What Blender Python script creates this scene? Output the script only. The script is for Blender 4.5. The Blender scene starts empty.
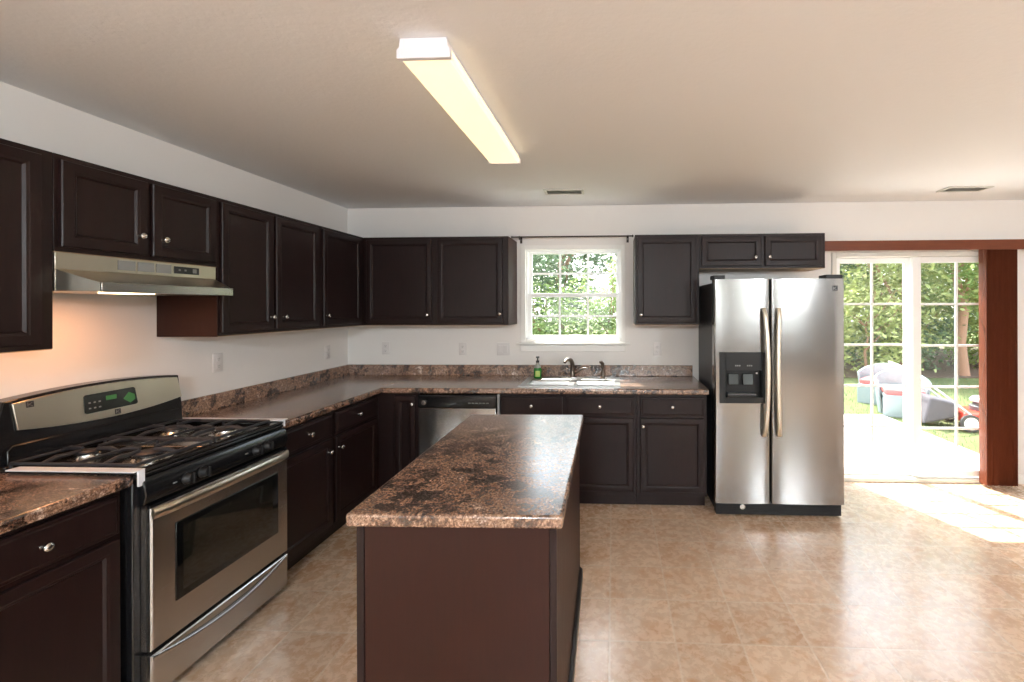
import bpy, bmesh, math, random
from math import pi, sin, cos, radians as R
from mathutils import Vector, Matrix

S = bpy.context.scene
COL = S.collection
random.seed(7)

# ------------------------------------------------------------------ camera
FPX, U0, V0 = 454.1, 592.97, 306.33
cd = bpy.data.cameras.new('camera')
cd.sensor_fit = 'HORIZONTAL'
cd.sensor_width = 36.0
cd.lens = FPX / 1024 * 36.0
cd.shift_x = (512 - U0) / 1024
cd.shift_y = -(341 - V0) / 1024
cd.clip_start = .02
cd.clip_end = 300
cam = bpy.data.objects.new('camera', cd)
COL.objects.link(cam)
CAMLOC = Vector((2.4426, -4.0743, 1.5402))
yaw, roll = .0449, -.003
cam.matrix_world = Matrix.Translation(CAMLOC) @ Matrix.Rotation(yaw, 4, 'Z') @ Matrix.Rotation(R(90), 4, 'X') @ Matrix.Rotation(roll, 4, 'Z')
S.camera = cam

# ------------------------------------------------------------------ world, sun, exposure
w = bpy.data.worlds.new('world')
S.world = w
w.use_nodes = True
wn = w.node_tree
bg = wn.nodes['Background']
sky = wn.nodes.new('ShaderNodeTexSky')
sky.sky_type = 'NISHITA'
sky.sun_disc = False
sky.sun_elevation = R(58)
sky.sun_rotation = R(-22)
sky.air_density = 1.0
sky.dust_density = 3.0
sky.ozone_density = 1.0
mx = wn.nodes.new('ShaderNodeMix')
mx.data_type = 'RGBA'
mx.inputs[0].default_value = .55
mx.inputs[7].default_value = (4.2, 4.2, 4.2, 1)      # bright summer haze over the blue
wn.links.new(sky.outputs[0], mx.inputs[6])
wn.links.new(mx.outputs[2], bg.inputs[0])
bg.inputs[1].default_value = .6

sd = bpy.data.lights.new('sun', 'SUN')
sd.energy = 7.5
sd.angle = R(.6)
sd.color = (1, .95, .87)
sun = bpy.data.objects.new('sun', sd)
COL.objects.link(sun)
az, el = R(21), R(58)
sdir = Vector((sin(az) * cos(el), -cos(az) * cos(el), -sin(el)))
sun.rotation_euler = sdir.to_track_quat('-Z', 'Y').to_euler()
sun.location = (-3, 10, 14)

S.view_settings.view_transform = 'Standard'
S.view_settings.look = 'None'
S.view_settings.gamma = 1
S.view_settings.use_curve_mapping = False
S.view_settings.exposure = 1.52
S.cycles.use_denoising = True
S.cycles.max_bounces = 10
S.cycles.diffuse_bounces = 6
S.cycles.glossy_bounces = 4
S.cycles.transparent_max_bounces = 12
S.cycles.sample_clamp_indirect = 8
S.cycles.caustics_reflective = False
S.cycles.caustics_refractive = False


FILL_GLOBE = 100.0     # brightness of the two added fill globes, out of view


def portal(name, loc, rot, sx, sy):
    l = bpy.data.lights.new(name, 'AREA')
    l.shape = 'RECTANGLE'
    l.size, l.size_y = sx, sy
    l.cycles.is_portal = True
    o = bpy.data.objects.new(name, l)
    o.location, o.rotation_euler = loc, rot
    COL.objects.link(o)


portal('portal_door', (5.07, .16, 1.0), (R(-90), 0, 0), 1.4, 1.95)
portal('portal_window', (2.09, .16, 1.65), (R(-90), 0, 0), .86, .85)
portal('portal_rear', (3.7, -8.06, 1.5), (R(90), 0, 0), 6.4, 1.35)


def lamp(name, loc, rot, sx, sy, e, col):
    l = bpy.data.lights.new(name, 'AREA')
    l.shape = 'RECTANGLE'
    l.size, l.size_y = sx, sy
    l.energy = e
    l.color = col
    o = bpy.data.objects.new(name, l)
    o.location, o.rotation_euler = loc, rot
    COL.objects.link(o)


# ------------------------------------------------------------------ materials
def mat(name, col=(.8, .8, .8), rough=.5, metal=0, spec=.5, coat=0, em=None, ems=0):
    m = bpy.data.materials.new(name)
    m.use_nodes = True
    b = m.node_tree.nodes['Principled BSDF']
    b.inputs['Base Color'].default_value = (*col, 1)
    b.inputs['Roughness'].default_value = rough
    b.inputs['Metallic'].default_value = metal
    b.inputs['Specular IOR Level'].default_value = spec
    b.inputs['Coat Weight'].default_value = coat
    b.inputs['Coat Roughness'].default_value = .22
    b.inputs['Coat IOR'].default_value = 1.75
    if em:
        b.inputs['Emission Color'].default_value = (*em, 1)
        b.inputs['Emission Strength'].default_value = ems
    return m


class NT:
    def __init__(s, m):
        s.t = m.node_tree
        s.b = s.t.nodes['Principled BSDF']
        s.tc = s.t.nodes.new('ShaderNodeTexCoord')

    def n(s, kind, **kw):
        nd = s.t.nodes.new(kind)
        for k, v in kw.items():
            setattr(nd, k, v)
        return nd

    def l(s, a, b):
        s.t.links.new(a, b)

    def mapping(s, scale, src='Object', loc=(0, 0, 0)):
        mp = s.n('ShaderNodeMapping')
        mp.inputs['Scale'].default_value = scale
        mp.inputs['Location'].default_value = loc
        s.l(s.tc.outputs[src], mp.inputs[0])
        return mp.outputs[0]

    def noise(s, vec, scale, detail=4, rough=.5, dist=0):
        nd = s.n('ShaderNodeTexNoise')
        nd.inputs['Scale'].default_value = scale
        nd.inputs['Detail'].default_value = detail
        nd.inputs['Roughness'].default_value = rough
        nd.inputs['Distortion'].default_value = dist
        s.l(vec, nd.inputs['Vector'])
        return nd.outputs[0]

    def ramp(s, fac, stops, interp='LINEAR'):
        nd = s.n('ShaderNodeValToRGB')
        cr = nd.color_ramp
        cr.interpolation = interp
        while len(cr.elements) < len(stops):
            cr.elements.new(.5)
        for e, (p, c) in zip(cr.elements, stops):
            e.position = p
            e.color = (*c, 1) if len(c) == 3 else c
        s.l(fac, nd.inputs[0])
        return nd.outputs[0]

    def mix(s, fac, a, b, mode='MIX'):
        nd = s.n('ShaderNodeMix', data_type='RGBA', blend_type=mode)
        for v, i in ((fac, 0), (a, 6), (b, 7)):
            if isinstance(v, (int, float)):
                nd.inputs[i].default_value = v
            elif isinstance(v, tuple):
                nd.inputs[i].default_value = (*v, 1)
            else:
                s.l(v, nd.inputs[i])
        return nd.outputs[2]

    def bump(s, h, strength, dist=.01):
        nd = s.n('ShaderNodeBump')
        nd.inputs['Strength'].default_value = strength
        nd.inputs['Distance'].default_value = dist
        s.l(h, nd.inputs['Height'])
        s.l(nd.outputs[0], s.b.inputs['Normal'])

    def math(s, op, a, b=None):
        nd = s.n('ShaderNodeMath', operation=op)
        for i, v in enumerate((a, b)):
            if v is None:
                continue
            if isinstance(v, (int, float)):
                nd.inputs[i].default_value = v
            else:
                s.l(v, nd.inputs[i])
        return nd.outputs[0]


def paint(name, col, rough, bumps, scale):
    m = mat(name, col, rough, spec=.25)
    t = NT(m)
    v = t.mapping((1, 1, 1))
    n = t.noise(v, scale, 3)
    t.bump(n, bumps, .002)
    return m


M = {}
M['wall'] = paint('wall_paint', (.80, .785, .765), .75, .25, 90)
M['ceiling'] = paint('ceiling_paint', (.80, .815, .835), .9, .6, 55)
M['dimwall'] = paint('taupe_reflection_wall', (.24, .22, .205), .75, .25, 90)  # unseen rear wall, darkened so the fridge steel reflects less light
M['trim'] = mat('white_trim', (.84, .835, .81), .35)
M['doortrim'] = mat('cream_door_trim', (.66, .65, .60), .4)
M['vinyl'] = mat('white_vinyl', (.86, .87, .87), .3)


def wood(name, dark, light, gloss, along=2):
    m = mat(name, dark, gloss, spec=.30)
    t = NT(m)
    sc = [14, 14, 14]
    sc[along] = 1.2
    v = t.mapping(tuple(sc))
    g = t.noise(v, 5, 6, .62, .4)
    b = t.noise(t.mapping((2.5, 2.5, 1.5)), 2.2, 3)
    c = t.ramp(g, [(.28, dark), (.75, light)])
    c2 = t.mix(t.math('MULTIPLY', b, .45), c, tuple(x * .55 for x in dark))
    t.l(c2, t.b.inputs['Base Color'])
    r = t.math('ADD', t.math('MULTIPLY', g, .16), gloss - .06)
    t.l(r, t.b.inputs['Roughness'])
    t.bump(g, .05, .002)
    return m


M['wood'] = wood('espresso_wood', (.0105, .0040, .0037), (.0195, .0072, .0063), .40)
M['endwood'] = wood('red_brown_end_panel', (.0225, .0048, .0024), (.034, .0078, .0038), .46)
M['rawwood'] = mat('bare_cabinet_underside', (.42, .29, .17), .6)
M['toe'] = mat('dark_toe_board', (.012, .008, .007), .45)
M['shoe'] = mat('black_vinyl_base', (.010, .010, .011), .35)


def laminate():
    m = mat('granite_pattern_laminate', rough=.27, spec=.5, coat=.8)
    t = NT(m)
    v = t.mapping((1, 1, 1))
    big = t.noise(v, 6, 5, .62, 1.0)
    mid = t.noise(v, 24, 8, .74, .7)
    fine = t.noise(v, 120, 5, .8, .3)
    vo = t.n('ShaderNodeTexVoronoi', feature='F1')
    vo.inputs['Scale'].default_value = 75
    t.l(v, vo.inputs['Vector'])
    f = t.math('ADD', t.math('MULTIPLY', big, .50), t.math('MULTIPLY', mid, .50))
    c = t.ramp(f, [(.40, (.020, .011, .008)), (.47, (.12, .062, .040)), (.52, (.44, .27, .175)), (.57, (.20, .115, .078)), (.63, (.76, .58, .46))])
    sp = t.ramp(fine, [(.38, (.10, .08, .08)), (.48, (.62, .55, .52)), (.58, (1.0, 1.0, 1.0)), (.68, (1.9, 1.8, 1.75))])
    c = t.mix(.85, c, sp, 'MULTIPLY')
    t.l(c, t.b.inputs['Base Color'])
    t.l(t.math('ADD', t.math('MULTIPLY', fine, .06), .24), t.b.inputs['Roughness'])
    return m


M['lam'] = laminate()


def floor_mat():
    m = mat('tile_pattern_vinyl_floor', rough=.3, spec=.5, coat=.5)
    t = NT(m)
    sep = t.n('ShaderNodeSeparateXYZ')
    t.l(t.tc.outputs['Object'], sep.inputs[0])
    T = .3025

    def cell(o, off):
        q = t.math('DIVIDE', t.math('ADD', o, off), T)
        fr = t.math('FRACT', q)
        d = t.math('ABSOLUTE', t.math('SUBTRACT', fr, .5))
        return t.math('FLOOR', q), d
    cx, dx = cell(sep.outputs[0], 10 * T - 2.42 + T * 0)
    cy, dy = cell(sep.outputs[1], 40 * T + 1.982)
    dm = t.math('MAXIMUM', dx, dy)
    grout = t.ramp(dm, [(.478, (0, 0, 0)), (.490, (1, 1, 1))])
    comb = t.n('ShaderNodeCombineXYZ')
    t.l(cx, comb.inputs[0])
    t.l(cy, comb.inputs[1])
    wnz = t.n('ShaderNodeTexWhiteNoise')
    t.l(comb.outputs[0], wnz.inputs['Vector'])
    add = t.n('ShaderNodeVectorMath', operation='MULTIPLY_ADD')
    t.l(wnz.outputs['Color'], add.inputs[0])
    add.inputs[1].default_value = (7, 7, 7)
    t.l(t.tc.outputs['Object'], add.inputs[2])
    v = add.outputs[0]
    n1 = t.noise(v, 5.0, 5, .6, .7)
    n2 = t.noise(v, 26, 5, .65, .5)
    n3 = t.noise(v, 85, 3, .6)
    c = t.ramp(n1, [(.30, (.54, .31, .165)), (.45, (.65, .43, .27)), (.58, (.71, .54, .39)), (.70, (.60, .33, .155))])
    c = t.mix(.34, c, t.ramp(n2, [(.34, (.46, .27, .16)), (.60, (.76, .60, .47))]))
    pits = t.ramp(n3, [(.27, (1, 1, 1)), (.33, (0, 0, 0))])
    c = t.mix(t.math('MULTIPLY', pits, .6), c, (.34, .24, .17))
    tilev = t.math('ADD', t.math('MULTIPLY', wnz.outputs['Value'], .16), .91)
    hs = t.n('ShaderNodeHueSaturation')
    t.l(tilev, hs.inputs['Value'])
    t.l(c, hs.inputs['Color'])
    c = t.mix(t.math('MULTIPLY', grout, .42), hs.outputs[0], (.78, .69, .58))
    t.l(c, t.b.inputs['Base Color'])
    t.l(t.math('ADD', t.math('MULTIPLY', n2, .20), .17), t.b.inputs['Roughness'])
    h = t.math('SUBTRACT', t.math('MULTIPLY', n2, .35), grout)
    t.bump(h, .30, .0015)
    return m


M['floor'] = floor_mat()


def steel(name, axis, col=(.52, .50, .475), rough=.26, st=.03):
    m = mat(name, col, rough, 1)
    t = NT(m)
    sc = [420, 420, 420]
    sc[axis] = 5
    g = t.noise(t.mapping(tuple(sc)), 1, 3)
    t.l(t.math('ADD', t.math('MULTIPLY', g, .06), rough - .03), t.b.inputs['Roughness'])
    slow = t.noise(t.mapping((1.6, 1.6, 2.4)), 1.5, 2)
    h = slow
    t.bump(h, st, .02)
    return m


M['steel'] = steel('brushed_stainless', 0)
M['steelv'] = steel('brushed_stainless_vertical', 2, (.34, .335, .33), .17, .06)
M['steeld'] = steel('brushed_stainless_warm', 0, (.66, .61, .51), .30, .03)
M['palemetal'] = mat('pale_satin_handle_metal', (.74, .69, .60), .38, 1)
M['chrome'] = mat('satin_nickel', (.62, .60, .57), .22, 1)
M['brushednickel'] = mat('brushed_nickel_tap', (.25, .21, .18), .3, 1)
M['sinksteel'] = mat('sink_steel', (.40, .40, .39), .33, 1)
M['black'] = mat('black_enamel', (.008, .008, .009), .16, spec=.5)
M['blacksat'] = mat('satin_black_plastic', (.009, .009, .010), .38, spec=.35)
M['fridgeside'] = mat('dark_grey_fridge_side', (.03, .03, .034), .4)
M['iron'] = mat('cast_iron_grate', (.022, .022, .026), .5)
M['ovenglass'] = mat('smoked_oven_glass', (.012, .011, .008), .06, spec=.8)
M['ovenband'] = mat('black_glass_border', (.004, .004, .004), .10)
M['display'] = mat('display_glass', (.010, .014, .012), .12)
M['digits'] = mat('green_digits', (.03, .10, .035), .4, em=(.2, .8, .2), ems=.03)
M['mark'] = mat('pale_marking', (.22, .22, .22), .5)
M['badge'] = mat('badge_black', (.012, .012, .014), .3)
M['strip'] = mat('white_gap_strip', (.74, .75, .80), .35)
M['filler'] = mat('grey_white_filler', (.30, .30, .31), .45)
M['plate'] = mat('outlet_plastic', (.70, .68, .67), .4)
M['slot'] = mat('outlet_slots', (.05, .05, .05), .6)
M['ventdark'] = mat('vent_dark', (.28, .28, .265), .7)
M['ventw'] = mat('vent_enamel', (.60, .60, .56), .5)
M['rod'] = mat('dark_bronze_rod', (.04, .03, .028), .4, .6)
M['lens'] = mat('fluorescent_lens', (.8, .72, .55), .35, em=(1, .76, .42), ems=.48)
M['lampmetal'] = mat('white_fixture_metal', (.80, .80, .86), .45)
M['hoodlens'] = mat('hood_lamp_lens', (.9, .8, .6), .3, em=(1, .72, .40), ems=3)
M['globe'] = mat('fill_light_globe', (.9, .85, .8), .4, em=(.91, .965, 1), ems=FILL_GLOBE)  # glow of the added fill globes behind the camera
M['blind'] = wood('reddish_brown_blind', (.135, .033, .014), (.19, .050, .021), .45)
M['valance'] = wood('reddish_brown_valance', (.15, .040, .017), (.21, .060, .026), .4, 0)
M['chain'] = mat('white_chain', (.16, .07, .045), .5)
M['soapliq'] = mat('green_soap', (.02, .28, .03), .12, spec=.6)
M['soapliq'].node_tree.nodes['Principled BSDF'].inputs['Transmission Weight'].default_value = .3
M['clear'] = mat('clear_plastic', (.75, .80, .72), .1, spec=.6)
M['clear'].node_tree.nodes['Principled BSDF'].inputs['Transmission Weight'].default_value = .6
M['label'] = mat('bottle_label', (.42, .55, .12), .4)
M['plasticchair'] = mat('pale_blue_resin', (.20, .25, .26), .5)
M['cushion'] = mat('red_cushion', (.62, .10, .10), .8)
M['red'] = mat('red_mower_deck', (.55, .05, .03), .3)
M['greybag'] = paint('grey_mesh_bag', (.075, .07, .08), .9, .6, 120)
M['engine'] = mat('dark_engine', (.07, .075, .08), .4)
M['engtop'] = mat('pale_engine_cover', (.48, .50, .53), .35)
M['tyre'] = mat('dark_tyre', (.04, .04, .04), .7)
M['hub'] = mat('white_wheel', (.72, .70, .66), .5)


def concrete():
    m = mat('pale_concrete', rough=.85)
    t = NT(m)
    n = t.noise(t.mapping((1, 1, 1)), 8, 6, .6)
    t.l(t.ramp(n, [(.3, (.58, .56, .53)), (.7, (.70, .68, .65))]), t.b.inputs['Base Color'])
    t.bump(n, .2, .003)
    return m


def lawn():
    m = mat('grass_ground', rough=.95, spec=.1)
    t = NT(m)
    n = t.noise(t.mapping((1, 1, 1)), 1.6, 5, .6)
    n2 = t.noise(t.mapping((1, 1, 1)), 40, 4, .7)
    c = t.ramp(n, [(.3, (.075, .10, .04)), (.55, (.12, .14, .06)), (.72, (.17, .18, .085))])
    c = t.mix(.35, c, t.ramp(n2, [(.3, (.05, .075, .025)), (.7, (.17, .20, .085))]))
    t.l(c, t.b.inputs['Base Color'])
    t.bump(n2, .8, .02)
    return m


def leafm(name, a, b):
    m = mat(name, a, .55, spec=.3)
    t = NT(m)
    n = t.noise(t.mapping((1, 1, 1)), 1.8, 4, .7)
    c = t.ramp(n, [(.35, a), (.65, b)])
    t.l(c, t.b.inputs['Base Color'])
    tr = t.n('ShaderNodeBsdfTranslucent')
    t.l(c, tr.inputs[0])
    ms = t.n('ShaderNodeMixShader')
    ms.inputs[0].default_value = .35
    out = t.t.nodes['Material Output']
    t.l(t.b.outputs[0], ms.inputs[1])
    t.l(tr.outputs[0], ms.inputs[2])
    t.l(ms.outputs[0], out.inputs[0])
    return m


M['concrete'] = concrete()
M['dimground'] = paint('grey_reflection_ground', (.13, .13, .13), .9, .6, 40)  # unseen front ground, made dark to keep its glare out of the fridge
M['lawn'] = lawn()
M['leafA'] = leafm('leaves_dark_green', (.075, .135, .065), (.15, .22, .115))
M['leafB'] = leafm('leaves_fresh_green', (.15, .23, .07), (.27, .36, .12))
M['leafC'] = leafm('leaves_yellow_green', (.24, .29, .09), (.40, .43, .17))
M['bark'] = paint('pinkish_bark', (.30, .17, .11), .9, .8, 30)
M['mulch'] = paint('leaf_litter', (.10, .07, .05), .95, .9, 25)


def glass():
    m = bpy.data.materials.new('window_glass')
    m.use_nodes = True
    t = m.node_tree
    t.nodes.remove(t.nodes['Principled BSDF'])
    tr = t.nodes.new('ShaderNodeBsdfTransparent')
    tr.inputs[0].default_value = (.95, .97, .96, 1)
    gl = t.nodes.new('ShaderNodeBsdfGlossy')
    gl.inputs['Roughness'].default_value = .02
    lw = t.nodes.new('ShaderNodeLayerWeight')
    lw.inputs[0].default_value = .5
    pw = t.nodes.new('ShaderNodeMath')
    pw.operation = 'POWER'
    pw.inputs[1].default_value = 5
    t.links.new(lw.outputs['Facing'], pw.inputs[0])
    fr = t.nodes.new('ShaderNodeMath')
    fr.operation = 'MULTIPLY_ADD'
    fr.inputs[1].default_value = .8
    fr.inputs[2].default_value = .04
    t.links.new(pw.outputs[0], fr.inputs[0])
    mx = t.nodes.new('ShaderNodeMixShader')
    t.links.new(fr.outputs[0], mx.inputs[0])
    t.links.new(tr.outputs[0], mx.inputs[1])
    t.links.new(gl.outputs[0], mx.inputs[2])
    t.links.new(mx.outputs[0], t.nodes['Material Output'].inputs[0])
    return m


M['glass'] = glass()


# ------------------------------------------------------------------ builders
class MB:
    def __init__(s):
        s.bm = bmesh.new()

    def box(s, x0, x1, y0, y1, z0, z1):
        v = [s.bm.verts.new(p) for p in ((x0, y0, z0), (x1, y0, z0), (x1, y1, z0), (x0, y1, z0), (x0, y0, z1), (x1, y0, z1), (x1, y1, z1), (x0, y1, z1))]
        for f in ((0, 3, 2, 1), (4, 5, 6, 7), (0, 1, 5, 4), (1, 2, 6, 5), (2, 3, 7, 6), (3, 0, 4, 7)):
            s.bm.faces.new([v[i] for i in f])
        return s

    def prism(s, pts, axis, a, b):
        """polygon pts (p, q) extruded along axis; the other two axes in xyz order"""
        def P(p, q, t):
            return {0: (t, p, q), 1: (p, t, q), 2: (p, q, t)}[axis]
        A = [s.bm.verts.new(P(p, q, a)) for p, q in pts]
        B = [s.bm.verts.new(P(p, q, b)) for p, q in pts]
        n = len(pts)
        s.bm.faces.new(A)
        s.bm.faces.new(B[::-1])
        for i in range(n):
            s.bm.faces.new((A[i], B[i], B[(i + 1) % n], A[(i + 1) % n]))
        return s

    def hexa(s, lo, hi):
        """8 points: 4 around, 4 around"""
        v = [s.bm.verts.new(p) for p in list(lo) + list(hi)]
        for f in ((0, 3, 2, 1), (4, 5, 6, 7), (0, 1, 5, 4), (1, 2, 6, 5), (2, 3, 7, 6), (3, 0, 4, 7)):
            s.bm.faces.new([v[i] for i in f])
        return s

    def lathe(s, prof, origin=(0, 0, 0), axis=(0, 0, 1), seg=20):
        """prof: (radius, height) list"""
        ax = Vector(axis).normalized()
        q = ax.to_track_quat('Z', 'Y').to_matrix()
        o = Vector(origin)
        rings = []
        for r, h in prof:
            if r < 1e-6:
                rings.append([s.bm.verts.new(o + q @ Vector((0, 0, h)))])
            else:
                rings.append([s.bm.verts.new(o + q @ Vector((r * cos(2 * pi * k / seg), r * sin(2 * pi * k / seg), h))) for k in range(seg)])
        for a, b in zip(rings, rings[1:]):
            for k in range(seg):
                k2 = (k + 1) % seg
                if len(a) == 1 and len(b) == 1:
                    continue
                if len(a) == 1:
                    s.bm.faces.new((a[0], b[k], b[k2]))
                elif len(b) == 1:
                    s.bm.faces.new((a[k], a[k2], b[0]))
                else:
                    s.bm.faces.new((a[k], a[k2], b[k2], b[k]))
        for rg, fl in ((rings[0], True), (rings[-1], False)):
            if len(rg) > 2:
                s.bm.faces.new(rg[::-1] if fl else rg)
        return s

    def tube(s, pts, r, seg=10, flat=None):
        """round tube along points, r a number or list; flat squashes the section along its second axis"""
        pts = [Vector(p) for p in pts]
        n = len(pts)
        rs = r if isinstance(r, (list, tuple)) else [r] * n
        rings = []
        up = None
        for i, p in enumerate(pts):
            d = (pts[min(i + 1, n - 1)] - pts[max(i - 1, 0)]).normalized()
            if up is None:
                up = Vector((0, 0, 1)) if abs(d.z) < .9 else Vector((1, 0, 0))
            a = d.cross(up).normalized()
            b = a.cross(d).normalized()
            up = b
            fl = flat or 1
            rings.append([s.bm.verts.new(p + a * rs[i] * cos(2 * pi * k / seg) + b * rs[i] * fl * sin(2 * pi * k / seg)) for k in range(seg)])
        for a, b in zip(rings, rings[1:]):
            for k in range(seg):
                s.bm.faces.new((a[k], a[(k + 1) % seg], b[(k + 1) % seg], b[k]))
        s.bm.faces.new(rings[0][::-1])
        s.bm.faces.new(rings[-1])
        return s

    def rings(s, x0, x1, z0, z1, prof, back):
        """framed slab facing -y: prof is a list of (inset, y) from the outer edge to the middle"""
        rr = []
        for ins, y in [(0, back)] + prof:
            rr.append([s.bm.verts.new(p) for p in ((x0 + ins, y, z0 + ins), (x1 - ins, y, z0 + ins), (x1 - ins, y, z1 - ins), (x0 + ins, y, z1 - ins))])
        for a, b in zip(rr, rr[1:]):
            for k in range(4):
                s.bm.faces.new((a[k], a[(k + 1) % 4], b[(k + 1) % 4], b[k]))
        s.bm.faces.new(rr[0][::-1])
        s.bm.faces.new(rr[-1])
        return s

    def build(s, name, m, parent=None, bevel=0, smooth=35, label=None, seg=2):
        bmesh.ops.recalc_face_normals(s.bm, faces=s.bm.faces)
        me = bpy.data.meshes.new(name)
        s.bm.to_mesh(me)
        s.bm.free()
        o = bpy.data.objects.new(name, me)
        COL.objects.link(o)
        me.materials.append(m if not isinstance(m, str) else M[m])
        me.shade_smooth()
        me.set_sharp_from_angle(angle=R(smooth))
        if bevel:
            b = o.modifiers.new('bevel', 'BEVEL')
            b.width = bevel
            b.segments = seg
            b.limit_method = 'ANGLE'
            b.angle_limit = R(40)
            b.harden_normals = False
        if parent:
            o.parent = parent
        if label:
            o['label'] = label
        return o


def thing(name, label, cat, loc=(0, 0, 0), rz=0, group=None):
    o = bpy.data.objects.new(name, None)
    o.empty_display_size = .1
    COL.objects.link(o)
    o.location = loc
    o.rotation_euler = (0, 0, rz)
    return tag(o, label, cat, group)


def tag(o, label, cat, group=None, kind=None):
    o['label'] = label
    o['category'] = cat
    if group:
        o['group'] = group
    if kind:
        o['kind'] = kind
    return o


def struct(o):
    o['kind'] = 'structure'
    return o


def sempty(name):
    o = bpy.data.objects.new(name, None)
    COL.objects.link(o)
    return struct(o)


# ------------------------------------------------------------------ the room
RX1, RY0, H = 8.2, -7.9, 2.446
struct(MB().box(-.14, RX1 + .14, RY0 - .14, .14, -.12, 0).build('floor', 'floor'))
struct(MB().box(-.14, RX1 + .14, RY0 - .14, .14, H, H + .12).build('ceiling', 'ceiling'))
struct(MB().box(-.14, 0, RY0, 0, 0, H).build('wall_left', 'wall'))
struct(MB().box(RX1, RX1 + .14, RY0, 0, 0, H).build('wall_right', 'wall'))
WX0, WX1, WZ0, WZ1 = 1.64, 2.52, 1.235, 2.062      # kitchen window opening
DX0, DX1, DZ1 = 4.355, 5.86, 2.005                 # sliding door opening
b = MB()
b.box(-.14, WX0, 0, .14, 0, H)
b.box(WX0, WX1, 0, .14, 0, WZ0)
b.box(WX0, WX1, 0, .14, WZ1, H)
b.box(WX1, DX0, 0, .14, 0, H)
b.box(DX0, DX1, 0, .14, DZ1, H)
b.box(DX1, RX1 + .14, 0, .14, 0, H)
struct(b.build('wall_back', 'wall'))
# unseen wall behind the camera, with three windows added to brighten the room
b = MB()
rw = [(.6, 2.4), (2.8, 4.6), (5.0, 6.8)]
xs = [-.14] + [v for p in rw for v in p] + [RX1 + .14]
for i in range(0, len(xs), 2):
    b.box(xs[i], xs[i + 1], RY0 - .14, RY0, 0, H)
for a, c in rw:
    b.box(a, c, RY0 - .14, RY0, 0, .85)
    b.box(a, c, RY0 - .14, RY0, 2.15, H)
struct(b.build('wall_front', 'dimwall'))
struct(MB().box(5.90, RX1, -.014, 0, 0, .085).build('baseboard_back', 'trim', bevel=.003))
struct(MB().box(RX1 - .014, RX1, RY0, -.014, 0, .085).build('baseboard_right', 'trim', bevel=.003))

for i, (a, c) in enumerate(rw):
    e = sempty('window_%d' % (i + 2))  # rear windows are out of view, added for indoor brightness
    b = MB()
    z0, z1, y0, y1 = .85, 2.15, RY0 - .10, RY0 - .04
    b.box(a, a + .05, y0, y1, z0, z1).box(c - .05, c, y0, y1, z0, z1).box(a + .05, c - .05, y0, y1, z0, z0 + .05).box(a + .05, c - .05, y0, y1, z1 - .05, z1)
    b.box(a + .05, c - .05, y0, y1, 1.47, 1.52)
    b.build('window_frame', 'vinyl', e)
    MB().box(a + .05, c - .05, RY0 - .075, RY0 - .07, z0 + .05, z1 - .05).build('pane', 'glass', e)

# kitchen window
e = sempty('window_1')
b = MB()
b.box(1.608, 1.650, -.012, .05, 1.215, 2.09).box(2.512, 2.548, -.012, .05, 1.215, 2.09)
b.box(1.650, 2.512, -.012, .05, 2.052, 2.09)
b.box(1.650, 2.512, -.012, .05, 1.215, 1.245)
b.build('casing', 'trim', e, .002)
b = MB()
fx0, fx1, fz0, fz1 = 1.64, 2.52, 1.24, 2.06
b.box(fx0, fx0 + .022, .03, .12, fz0, fz1).box(fx1 - .022, fx1, .03, .12, fz0, fz1).box(fx0, fx1, .03, .12, fz1 - .018, fz1).box(fx0, fx1, .03, .12, fz0, fz0 + .015)
b.build('window_frame', 'vinyl', e, .002)


def sash(name, x0, x1, z0, z1, y, cols, rows, st, top, bot, parent, mun=.009, muny=.012):
    g = MB()
    g.box(x0, x0 + st, y, y + .034, z0, z1).box(x1 - st, x1, y, y + .034, z0, z1)
    g.box(x0 + st, x1 - st, y, y + .034, z1 - top, z1).box(x0 + st, x1 - st, y, y + .034, z0, z0 + bot)
    so = g.build(name, 'vinyl', parent, .003)
    gx0, gx1, gz0, gz1 = x0 + st, x1 - st, z0 + bot, z1 - top
    MB().box(gx0 - .003, gx1 + .003, y + .015, y + .019, gz0 - .003, gz1 + .003).build('pane', 'glass', so)
    g = MB()
    for k in range(1, cols):
        xx = gx0 + (gx1 - gx0) * k / cols
        g.box(xx - mun, xx + mun, y + .004, y + .004 + muny, gz0, gz1)
    for k in range(1, rows):
        zz = gz0 + (gz1 - gz0) * k / rows
        g.box(gx0, gx1, y + .0045, y + .0035 + muny, zz - mun, zz + mun)
    g.build('muntins', 'vinyl', so, .0015)
    return so, (gx0, gx1, gz0, gz1)


sash('upper_sash', 1.667, 2.498, 1.625, 2.042, .08, 3, 2, .03, .02, .035, e)
sash('lower_sash', 1.660, 2.504, 1.25, 1.66, .044, 3, 2, .036, .035, .028, e)
b = MB().box(1.572, 2.590, -.052, .03, 1.198, 1.216).box(1.605, 2.555, -.018, -.0005, 1.135, 1.192)
b.build('window_sill', 'trim', e, .004)

# sliding door
e = sempty('door_1')
b = MB()
b.box(4.357, 4.395, -.012, .13, 0.0, 2.003).box(5.815, 5.858, -.012, .13, 0, 2.003)
b.box(4.395, 5.815, -.012, .13, 1.965, 2.003)
b.box(4.395, 5.815, -.012, .13, 0.0, .035)
b.box(4.395, 5.815, .058, .066, .035, .045)
b.build('door_frame', 'doortrim', e, .003)
pan, _ = sash('fixed_panel', 4.40, 5.10, .046, 1.963, .082, 2, 5, .068, .045, .05, e, .0095, .014)
pan, _ = sash('sliding_panel', 5.062, 5.81, .046, 1.963, .022, 2, 5, .07, .05, .055, e, .0095, .014)
MB().box(5.040, 5.062, .0905, .105, 1.895, 1.915).build('door_latch', 'ventdark', pan, .002)

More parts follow.
